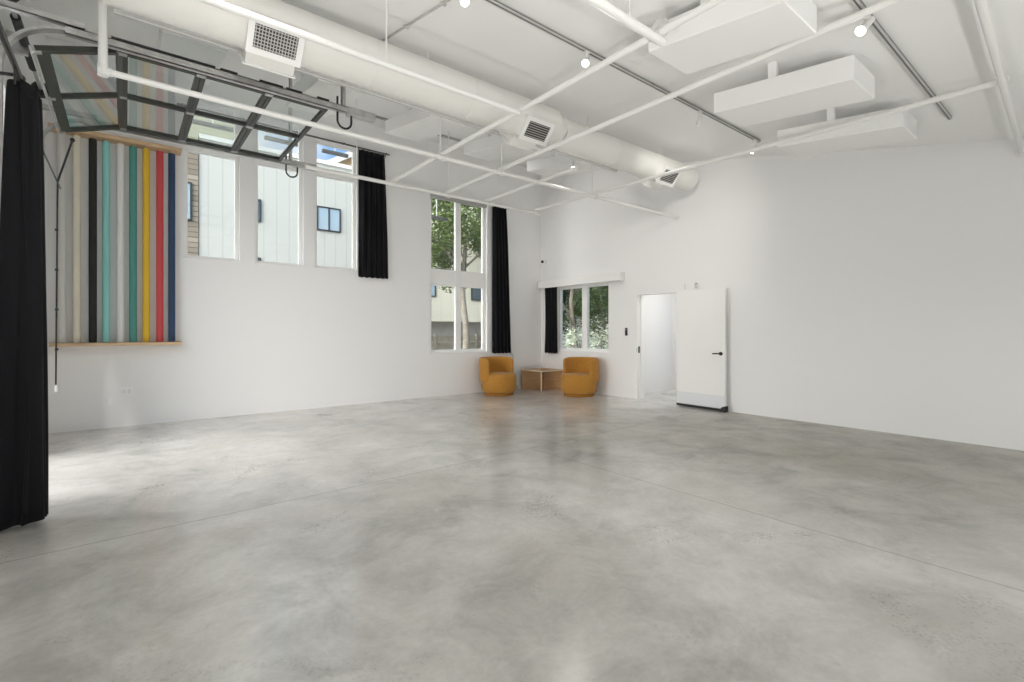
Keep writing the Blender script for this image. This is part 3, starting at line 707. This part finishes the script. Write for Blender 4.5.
# unseen uplighters added to brighten the ceiling, standing on the floor by the camera
def uplighter(x, y, aim, pw, lab):
    t = thing('fill_uplighter', lab, 'added fill lamp', (x, y, 0), group='added uplighters behind the camera')
    MB().lathe([(.10, 0), (.17, .006), (.17, .02), (.10, .03)], (x, y, 0), 28).build('base', M['black_metal'], t)
    MB().lathe([(.05, .028), (.075, .06), (.16, .24), (.15, .25), (.10, .15)], (x, y, 0), 28).build('lamp_bowl', M['lampwhite'], t)
    MB().lathe([(.10, .17), (.12, .18)], (x, y, 0), 24).build('diffuser', M['bulb'], t)
    l = bpy.data.lights.new('fill_uplight', 'SPOT'); l.energy = pw; l.spot_size = math.radians(125); l.spot_blend = 1; l.shadow_soft_size = .15; l.color = (1, .975, .935)
    lo = bpy.data.objects.new('fill_uplight', l); C.objects.link(lo); lo.location = (x, y, .45); lo.rotation_euler = V(aim).to_track_quat('-Z', 'Y').to_euler()
for x, pw, nm in ((-7.4, 265, 'between the camera and the wall behind it'), (-4.65, 130, 'against the middle of the wall behind the camera'), (-2.2, 50, 'near the blank door wall behind the camera')):
    uplighter(x, -10.55, (0, .74, .67), pw, 'added white bowl uplighter on the floor ' + nm)
uplighter(-8.45, -7.5, (.62, .5, .60), 215, 'added white bowl uplighter on the floor beside the camera, by the roll-up door wall')

# ------------------------------------------------------------------ furniture in the corner
def make_chair(lab, loc, rz):
    t = thing('swivel_armchair', lab, 'armchair', loc, rz, group='mustard barrel chairs')
    x, y, z = 0, 0, 0
    t.location = (0, 0, 0); t.rotation_euler = (0, 0, 0)
    MB().lathe([(.30, .0), (.318, .005), (.318, .045), (.33, .06)], (0, -.03, 0), seg=48).build('plinth', M['mustard_base'], t)
    MB().lathe([(.20, .055), (.30, .058), (.352, .075), (.372, .12), (.380, .20), (.382, .30), (.380, .38), (.366, .432), (.334, .458), (.22, .470), (.08, .474)], (0, -.03, 0), seg=56).build('seat', M['mustard'], t)
    # wrap-around back: open towards -y
    mb = MB(); n = 44; half = math.radians(106); rows = []
    prof = []                                    # closed rounded cross-section in (radial offset, z)
    for i in range(n + 1):
        a = -half + 2 * half * i / n; e = abs(a) / half
        ro, ri = .41, .325; zt = .80 - .05 * e ** 8; zb = .29 + .02 * e ** 8
        tip = max(0.0, (e - .90) / .10); s = math.sqrt(max(.02, 1 - tip * tip)) if tip > 0 else 1.0
        rm = (ro + ri) / 2; th = (ro - ri) / 2 * (.35 + .65 * s); zm = (zt + zb) / 2; hh = (zt - zb) / 2 * (.84 + .16 * s)
        ring = []
        for k in range(24):
            q = 2 * PI * k / 24; c, d = math.cos(q), math.sin(q)
            sx = math.copysign(abs(c) ** .55, c) * th; sz = math.copysign(abs(d) ** .22, d) * hh
            if k == 0: pass
            R_ = rm + sx; ang_ = PI / 2 + a
            ring.append(mb.bm.verts.new((R_ * math.cos(ang_), R_ * math.sin(ang_), zm + sz)))
        rows.append(ring)
    for A, B in zip(rows, rows[1:]):
        for k in range(24): mb.bm.faces.new((A[k], A[(k + 1) % 24], B[(k + 1) % 24], B[k]))
    mb.bm.faces.new(rows[0][::-1]); mb.bm.faces.new(rows[-1])
    mb.build('backrest', M['mustard'], t)
    t.location = loc; t.rotation_euler = (0, 0, rz)
    return t
ch = make_chair('mustard barrel armchair under the tall window, nearer the window wall', (-1.71, -.50, 0), math.radians(7))
dup(ch, (-.46, -1.735, 0), math.radians(-86), 'mustard barrel armchair under the small window, nearer the doorway')

t = thing('side_table', 'square wooden side table with crossed panel base between the armchairs', 'table', (-.36, -.35, 0))
TX0, TX1, TY0, TY1 = -.715, -.02, -.795, -.10
MB().box((TX0, TY0, .445), (TX1, TY1, .468), .002).build('table_top', M['table'], t, smooth=False)
MB().box((TX0 - .002, TY0 - .002, .444), (TX1, TY0, .469)).build('edge_band', M['tableedge'], t, smooth=False)
MB().box((TX0 - .002, TY0, .444), (TX0, TY1, .469)).build('edge_band', M['tableedge'], t, smooth=False)
cx, cy = (TX0 + TX1) / 2, (TY0 + TY1) / 2
for k, (nm, a) in enumerate((('base_panel', 45), ('base_panel', 135))):
    mb = MB(); hl = .478
    if k == 0: mb.box((cx - hl, cy - .011, 0), (cx + hl, cy + .011, .444), .001)
    else: mb.box((cx - hl, cy - .011, 0), (cx - .012, cy + .011, .444), .001); mb.box((cx + .012, cy - .011, 0), (cx + hl, cy + .011, .444), .001)
    for v in mb.bm.verts: v.co = Matrix.Rotation(math.radians(a), 3, 'Z') @ (v.co - V((cx, cy, 0))) + V((cx, cy, 0))
    o = mb.build(nm, M['table'], t, smooth=False)
    if k == 0:
        d = V((-math.sqrt(.5), -math.sqrt(.5), 0)); p = V((cx, cy, 0)) + d * (hl + .001)
        e = MB(); e.box((p.x - .002, p.y - .012, 0), (p.x + .001, p.y + .012, .444), 0, Matrix.Rotation(math.radians(45), 3, 'Z')); e.build('panel_edge', M['tableedge'], o, smooth=False)
# cable looping from the sill down behind the armchair
pts = [(-1.18, -.03, .90), (-1.08, -.035, .90), (-.98, -.035, .875), (-.92, -.035, .80), (-.905, -.035, .6), (-.90, -.035, .35), (-.88, -.04, .18), (-.83, -.06, .10), (-.80, -.05, .05), (-.78, -.04, .012)]
sm = []
for i in range(len(pts) - 1):
    for k in range(4): sm.append(V(pts[i]).lerp(V(pts[i + 1]), k / 4))
tag(MB().tube(sm + [V(pts[-1])], .011, 8).build('power_cord', M['track']), 'grey cord arching from the sill down behind the armchair', 'cord')

# ------------------------------------------------------------------ outside
mb = MB(); mb.box((-40, T, -.35), (40, 40, -.2)); mb.box((2.6 + .01, -30, -.35), (40, T, -.2)); mb.box((-40, -30, -.35), (XL - T - .01, T, -.2)); struct(mb.build('ground', M['ground'], smooth=False))
def facade_window(par, x0, x1, z0, z1, y, split=False, g='extglass'):
    mb = MB(); f = .05
    mb.box((x0, y - .06, z0), (x0 + f, y, z1)); mb.box((x1 - f, y - .06, z0), (x1, y, z1)); mb.box((x0 + f, y - .06, z0), (x1 - f, y, z0 + f)); mb.box((x0 + f, y - .06, z1 - f), (x1 - f, y, z1))
    if split: mb.box(((x0 + x1) / 2 - f / 2, y - .06, z0 + f), ((x0 + x1) / 2 + f / 2, y, z1 - f))
    w = mb.build('facade_window', M['extframe'], par, smooth=False)
    mb = MB(); mb.box((x0 + f, y - .03, z0 + f), (x1 - f, y - .005, z1 - f)); mb.build('pane', M[g], w, smooth=False)
bA = thing('building', 'white vertical-board building seen through the high windows', 'building', (-2, 12, -.2))
MB().box((-6.13, 10, -.2), (1.35, 16, 7.72)).build('facade', M['siding'], bA, smooth=False)
MB().box((-6.13, 9.93, 7.72), (1.38, 16.05, 7.86)).build('parapet', M['roofm'], bA, smooth=False)
facade_window(bA, -2.38, -1.48, 5.18, 6.10, 10, True, 'extglassb')
facade_window(bA, -4.66, -4.28, 5.2, 6.0, 10)
facade_window(bA, -4.66, -4.28, 3.2, 3.95, 10)
facade_window(bA, -2.35, -1.45, 3.15, 3.62, 10, True)
bB = thing('building', 'weathered clapboard building beside the white one, at the edge of the first high window', 'building', (-11, 14, -.2))
MB().box((-16, 9.95, -.2), (-6.15, 18, 7.4)).build('lower_facade', M['banded'], bB, smooth=False)
MB().box((-16, 9.95, 7.4), (-6.15, 18, 10.2)).build('upper_facade', M['olive'], bB, smooth=False)
MB().box((-16.1, 9.85, 10.2), (-6.05, 18.1, 10.4)).build('parapet', M['roofm'], bB, smooth=False)
for z0 in (4.95, 2.45): facade_window(bB, -7.35, -6.33, z0, z0 + 1.25, 9.95, False, 'extglassb')
bF = thing('building', 'olive and tan house rising behind the white building', 'building', (-5, 22, -.2))
MB().box((-7.5, 19, -.2), (-3.55, 25, 10.6)).build('tan_wall', M['tan'], bF, smooth=False)
MB().box((-7.5, 18.9, 10.6), (-3.7, 25, 15.5)).build('olive_wall', M['olive'], bF, smooth=False)
mb = MB(); mb.prism([(-7.5, 10.4), (-3.2, 10.4), (-3.2, 10.65), (-7.5, 10.65)], 1, 18.4, 25.2); mb.build('eave', M['roofm'], bF, smooth=False)
bC = thing('building', 'tan gabled house with white eaves behind the white building', 'building', (2, 20, -.2))
mb = MB(); mb.prism([(.75, -.2), (9, -.2), (9, 12), (5, 13.1), (.75, 10.35)], 1, 18, 24); mb.build('gable_wall', M['tan'], bC, smooth=False)
mb = MB(); mb.prism([(.1, 9.95), (5, 13.1), (5, 13.45), (.1, 10.3)], 1, 17.6, 24.2); mb.prism([(5, 13.1), (9.4, 11.9), (9.4, 12.2), (5, 13.45)], 1, 17.6, 24.2); mb.build('roof', M['roofm'], bC, smooth=False)
bD = thing('building', 'cream building beyond the tree outside the tall window', 'building', (5, 11, -.2))
MB().box((1.45, 10, 1.80), (11, 16, 8.0)).build('facade', M['cream'], bD, smooth=False)
MB().box((1.5, 10.5, -.2), (10.9, 15.9, 1.80)).build('ground_floor', M['greywall'], bD, smooth=False)
facade_window(bD, 1.6, 2.72, 2.88, 3.62, 10, False, 'extglassb')
facade_window(bD, 4.60, 5.9, 2.80, 3.6, 10, True)
bE = thing('building', 'pale house glimpsed between trees through the small window', 'building', (18, 8, -.2))
MB().box((15, 7.5, -.2), (22, 16, 5.0)).build('facade', M['siding'], bE, smooth=False)
mb = MB(); mb.prism([(7.2, 5.0), (16.3, 5.0), (11.7, 7.8)], 0, 14.8, 22.2); mb.build('roof', M['greywall'], bE, smooth=False)
for y in (8.2, 10.3):
    mb = MB(); mb.box((14.93, y, 2.4), (15.0, y + .9, 3.8)); mb.build('facade_window', M['extglassb'], bE, smooth=False)
t = thing('board_fence', 'weathered horizontal-board fence outside the tall window', 'fence', (4, 7.5, -.2))
for i, x in enumerate((-.6, 1.3, 3.2, 5.1, 7.0)):
    mb = MB(); mb.box((x - .05, 7.42, -.2), (x + .05, 7.52, 1.25)); mb.build('fence_post', M['fence'], t, smooth=False)
for a, b in ((-.55, 1.25), (1.35, 3.15), (3.25, 5.05), (5.15, 6.95)):
    mb = MB()
    for k in range(5): mb.box((a, 7.46, -.12 + k * .27), (b, 7.49, -.12 + k * .27 + .225), .004)
    mb.build('fence_boards', M['fence'], t, smooth=False)

def tree(lab, x, y, h, r, zc0, nleaf, m='leaf', tr=.11, seed=1, shrub=False, squash=1.0, cat='tree'):
    rr = random.Random(seed)
    t = thing('shrub' if shrub else 'tree', lab, cat, (x, y, -.2), group=None)
    mb = MB()
    if not shrub:
        pts = [(x + .05 * math.sin(k * .9), y + .05 * math.cos(k * 1.3), -.2 + (h * .8) * k / 8) for k in range(9)]
        mb.tube(pts, lambda i: tr * (1 - .07 * i), 10)
        for k in range(7):
            a = rr.uniform(0, 2 * PI); z0 = h * rr.uniform(.3, .62); L_ = r * rr.uniform(.6, .95)
            p0 = V((x, y, z0)); p1 = p0 + V((math.cos(a) * L_ * .5, math.sin(a) * L_ * .5, L_ * .4)); p2 = p0 + V((math.cos(a) * L_, math.sin(a) * L_, L_ * .65))
            mb.tube([p0, p1, p2], lambda i: .045 - .015 * i, 7)
        mb.build('trunk', M['bark'], t)
    else:
        for k in range(6):
            a = rr.uniform(0, 2 * PI); mb.tube([(x, y, -.2), (x + .3 * r * math.cos(a), y + .3 * r * math.sin(a), h * .4), (x + .6 * r * math.cos(a), y + .6 * r * math.sin(a), h * .75)], .02, 6)
        mb.build('stems', M['bark'], t)
    bm = bmesh.new()
    cl = []
    for k in range(26):
        while True:
            p = V((rr.uniform(-1, 1), rr.uniform(-1, 1), rr.uniform(-1, 1)))
            if .25 < p.length < 1: break
        cl.append((V((x, y, zc0)) + V((p.x * r, p.y * r, p.z * r * squash)), r * rr.uniform(.2, .38)))
    for k in range(nleaf):
        c, s = rr.choice(cl); q = V((rr.gauss(0, 1), rr.gauss(0, 1), rr.gauss(0, .8)))
        q = q.normalized() * s * rr.uniform(.5, 1.05); p = c + q
        if p.z < -.15: continue
        sz = rr.uniform(.04, .075) * (1.0 if not shrub else .9)
        ax = V((rr.uniform(-1, 1), rr.uniform(-1, 1), rr.uniform(-.6, .6))).normalized(); b = ax.cross(V((rr.uniform(-1, 1), rr.uniform(-1, 1), rr.uniform(-1, 1)))).normalized(); n_ = ax.cross(b)
        vs = [bm.verts.new(p + ax * sz * u + b * sz * .55 * v_ + n_ * sz * .15 * w_) for u, v_, w_ in ((-1, 0, 0), (0, -1, 1), (1, 0, 0), (0, 1, 1))]
        bm.faces.new(vs)
    me = bpy.data.meshes.new('foliage'); bm.to_mesh(me); bm.free(); o = bpy.data.objects.new('foliage', me); C.objects.link(o); me.materials.append(M[m])
    o.parent = t; o.matrix_parent_inverse = parent_matrix(t).inverted()
    return t
tree('leafy tree with grey trunk outside the tall window', 1.0, 5.0, 6.2, 2.1, 5.0, 14000, 'leaf', .13, 3, squash=.85)
tree('second leafy tree beyond the first one outside the tall window', 5.3, 8.2, 6.0, 1.5, 5.6, 7600, 'leafdark', .08, 4)
tree('dense tree outside the small window by the corner', 4.2, 3.0, 5.0, 1.9, 2.9, 16000, 'leafdark', .12, 5)
tree('taller pale green tree behind the dense one', 7.6, 4.6, 6.5, 2.3, 4.0, 14000, 'leaf', .12, 6)
tree('bushy tree at the edge of the small window view', 6.0, 1.2, 5.0, 2.0, 2.6, 12000, 'leaf', .1, 9)
tree('pale blooming shrub under the small window', 3.2, 1.6, 1.3, .75, .62, 1500, 'leafpale', seed=11, shrub=True, cat='shrub')
tree('second pale blooming shrub below the dense tree', 4.4, 1.5, 1.3, .8, .62, 1500, 'leafpale', seed=12, shrub=True, cat='shrub')

# bar lamps outside the windows
def bar_lamp(x0, x1, z, ztop, lab):
    t = thing('bar_lamp', lab, 'outdoor lamp', ((x0 + x1) / 2, .7, z), group='bar lamps outside the windows'); xm = (x0 + x1) / 2
    q = MB(); q.box((x0, .66, z - .035), (x1, .74, z + .03), .012); q.build('lamp_bar', M['darktrack'], t, smooth=False)
    q = MB(); q.cyl((xm, .7, z + .02), (xm, .7, ztop), .012); q.build('stem', M['lampwhite'], t)
    q = MB(); q.tube([(xm, .7, ztop - .01), (xm, .45, ztop + .03), (xm, T, ztop + .03)], .012); q.build('wall_arm', M['lampwhite'], t)
    q = MB(); q.cyl((xm, T, ztop + .03), (xm, T + .02, ztop + .03), .05); q.build('wall_plate', M['lampwhite'], t)
bar_lamp(-7.17, -6.56, 4.86, 5.02, 'grey bar lamp outside the high window next to the paper rolls')
bar_lamp(-6.07, -5.50, 4.86, 5.02, 'grey bar lamp outside the middle high window')
bar_lamp(-5.06, -4.55, 4.86, 5.02, 'grey bar lamp outside the high window next to the curtain')
bar_lamp(-2.80, -2.27, 3.92, 4.42, 'grey bar lamp outside the tall two-tier window')

# ------------------------------------------------------------------ daylight
w = bpy.data.worlds.new('sky'); bpy.context.scene.world = w; w.use_nodes = True; nt = w.node_tree
bg = nt.nodes['Background']; L = nt.links.new
tc = nt.nodes.new('ShaderNodeTexCoord'); sp = nt.nodes.new('ShaderNodeSeparateXYZ'); L(tc.outputs['Generated'], sp.inputs[0])
gr = nt.nodes.new('ShaderNodeValToRGB'); L(sp.outputs[2], gr.inputs['Fac'])
e = gr.color_ramp.elements
e[0].position = 0.0; e[0].color = (.62, .72, .82, 1); e[1].position = .75; e[1].color = (.12, .28, .62, 1)
q = e.new(.30); q.color = (.30, .52, .86, 1)
mp = nt.nodes.new('ShaderNodeMapping'); mp.inputs['Scale'].default_value = (2.6, 2.6, 6.0); mp.inputs['Location'].default_value = (.35, .2, .1); L(tc.outputs['Generated'], mp.inputs['Vector'])
cn = nt.nodes.new('ShaderNodeTexNoise'); cn.inputs['Scale'].default_value = 1.6; cn.inputs['Detail'].default_value = 7; L(mp.outputs[0], cn.inputs['Vector'])
cr = nt.nodes.new('ShaderNodeValToRGB'); cr.color_ramp.elements[0].position = .47; cr.color_ramp.elements[1].position = .62; L(cn.outputs['Fac'], cr.inputs['Fac'])
mx = nt.nodes.new('ShaderNodeMixRGB'); L(cr.outputs['Color'], mx.inputs[0]); L(gr.outputs['Color'], mx.inputs[1]); mx.inputs[2].default_value = (1.0, 1.0, 1.0, 1)
# hazy bright sky around the low sun, off to the roll-up door side
dt = nt.nodes.new('ShaderNodeVectorMath'); dt.operation = 'DOT_PRODUCT'; dt.inputs[1].default_value = V((-.96, -.10, .20)).normalized(); L(tc.outputs['Generated'], dt.inputs[0])
mr = nt.nodes.new('ShaderNodeMapRange'); mr.interpolation_type = 'SMOOTHSTEP'; mr.inputs['From Min'].default_value = .45; mr.inputs['From Max'].default_value = .95; L(dt.outputs['Value'], mr.inputs['Value'])
hz = nt.nodes.new('ShaderNodeMixRGB'); hz.blend_type = 'ADD'; hz.inputs[2].default_value = (GLOW, GLOW * .97, GLOW * .92, 1)
L(mr.outputs[0], hz.inputs[0]); L(mx.outputs[0], hz.inputs[1])
L(hz.outputs[0], bg.inputs['Color']); bg.inputs['Strength'].default_value = 1.1
def portal(loc, d, sx, sy):
    l = bpy.data.lights.new('portal', 'AREA'); l.shape = 'RECTANGLE'; l.size = sx; l.size_y = sy; l.cycles.is_portal = True
    o = bpy.data.objects.new('portal', l); C.objects.link(o); o.location = loc; o.rotation_euler = V(d).to_track_quat('-Z', 'Y').to_euler()
portal((XL - T - .02, (GAR[0] + GAR[1]) / 2, GAR[3] / 2), (1, 0, 0), GAR[1] - GAR[0], GAR[3])
for a, b in ((-8.3, -5.1), (-4.2, -1.0)): portal(((a + b) / 2, YF - T - .02, 1.15), (0, 1, 0), b - a, 1.3)
for a, b, c, d in WIN + [W4]: portal(((a + b) / 2, T + .02, (c + d) / 2), (0, -1, 0), b - a, d - c)
portal((T + .02, (W5[0] + W5[1]) / 2, (W5[2] + W5[3]) / 2), (-1, 0, 0), W5[1] - W5[0], W5[3] - W5[2])
s = bpy.data.lights.new('sun', 'SUN'); s.energy = .8; s.angle = math.radians(3); s.color = (1, .96, .9)
so = bpy.data.objects.new('sun', s); C.objects.link(so); so.rotation_euler = V((.25, .62, -.75)).to_track_quat('-Z', 'Y').to_euler()
# unseen area light added to brighten the corridor
l = bpy.data.lights.new('corridor_light', 'AREA'); l.energy = 15; l.size = 1.3; l.color = (1, .98, .94)
lo = bpy.data.objects.new('corridor_light', l); C.objects.link(lo); lo.location = (1.0, -3.6, 2.56)

# ------------------------------------------------------------------ camera
cam = bpy.data.cameras.new('camera'); co = bpy.data.objects.new('camera', cam); C.objects.link(co)
cam.sensor_width = 36; cam.lens = 485 / 1024 * 36; cam.shift_y = -10 / 1024; cam.clip_start = .05
co.location = (-8.03, -8.91, 1.37)
F = V((.624, .782, 0)).normalized(); co.rotation_euler = F.to_track_quat('-Z', 'Y').to_euler()
sc = bpy.context.scene; sc.camera = co
vs = sc.view_settings; vs.view_transform = 'Standard'; vs.look = 'None'; vs.exposure = 0.14; vs.gamma = 1.0; vs.use_curve_mapping = False
cy_ = sc.cycles; cy_.max_bounces = 14; cy_.diffuse_bounces = 8; cy_.glossy_bounces = 5; cy_.transparent_max_bounces = 16; cy_.transmission_bounces = 6
cy_.sample_clamp_indirect = 6; cy_.use_denoising = True; cy_.caustics_reflective = False; cy_.caustics_refractive = False
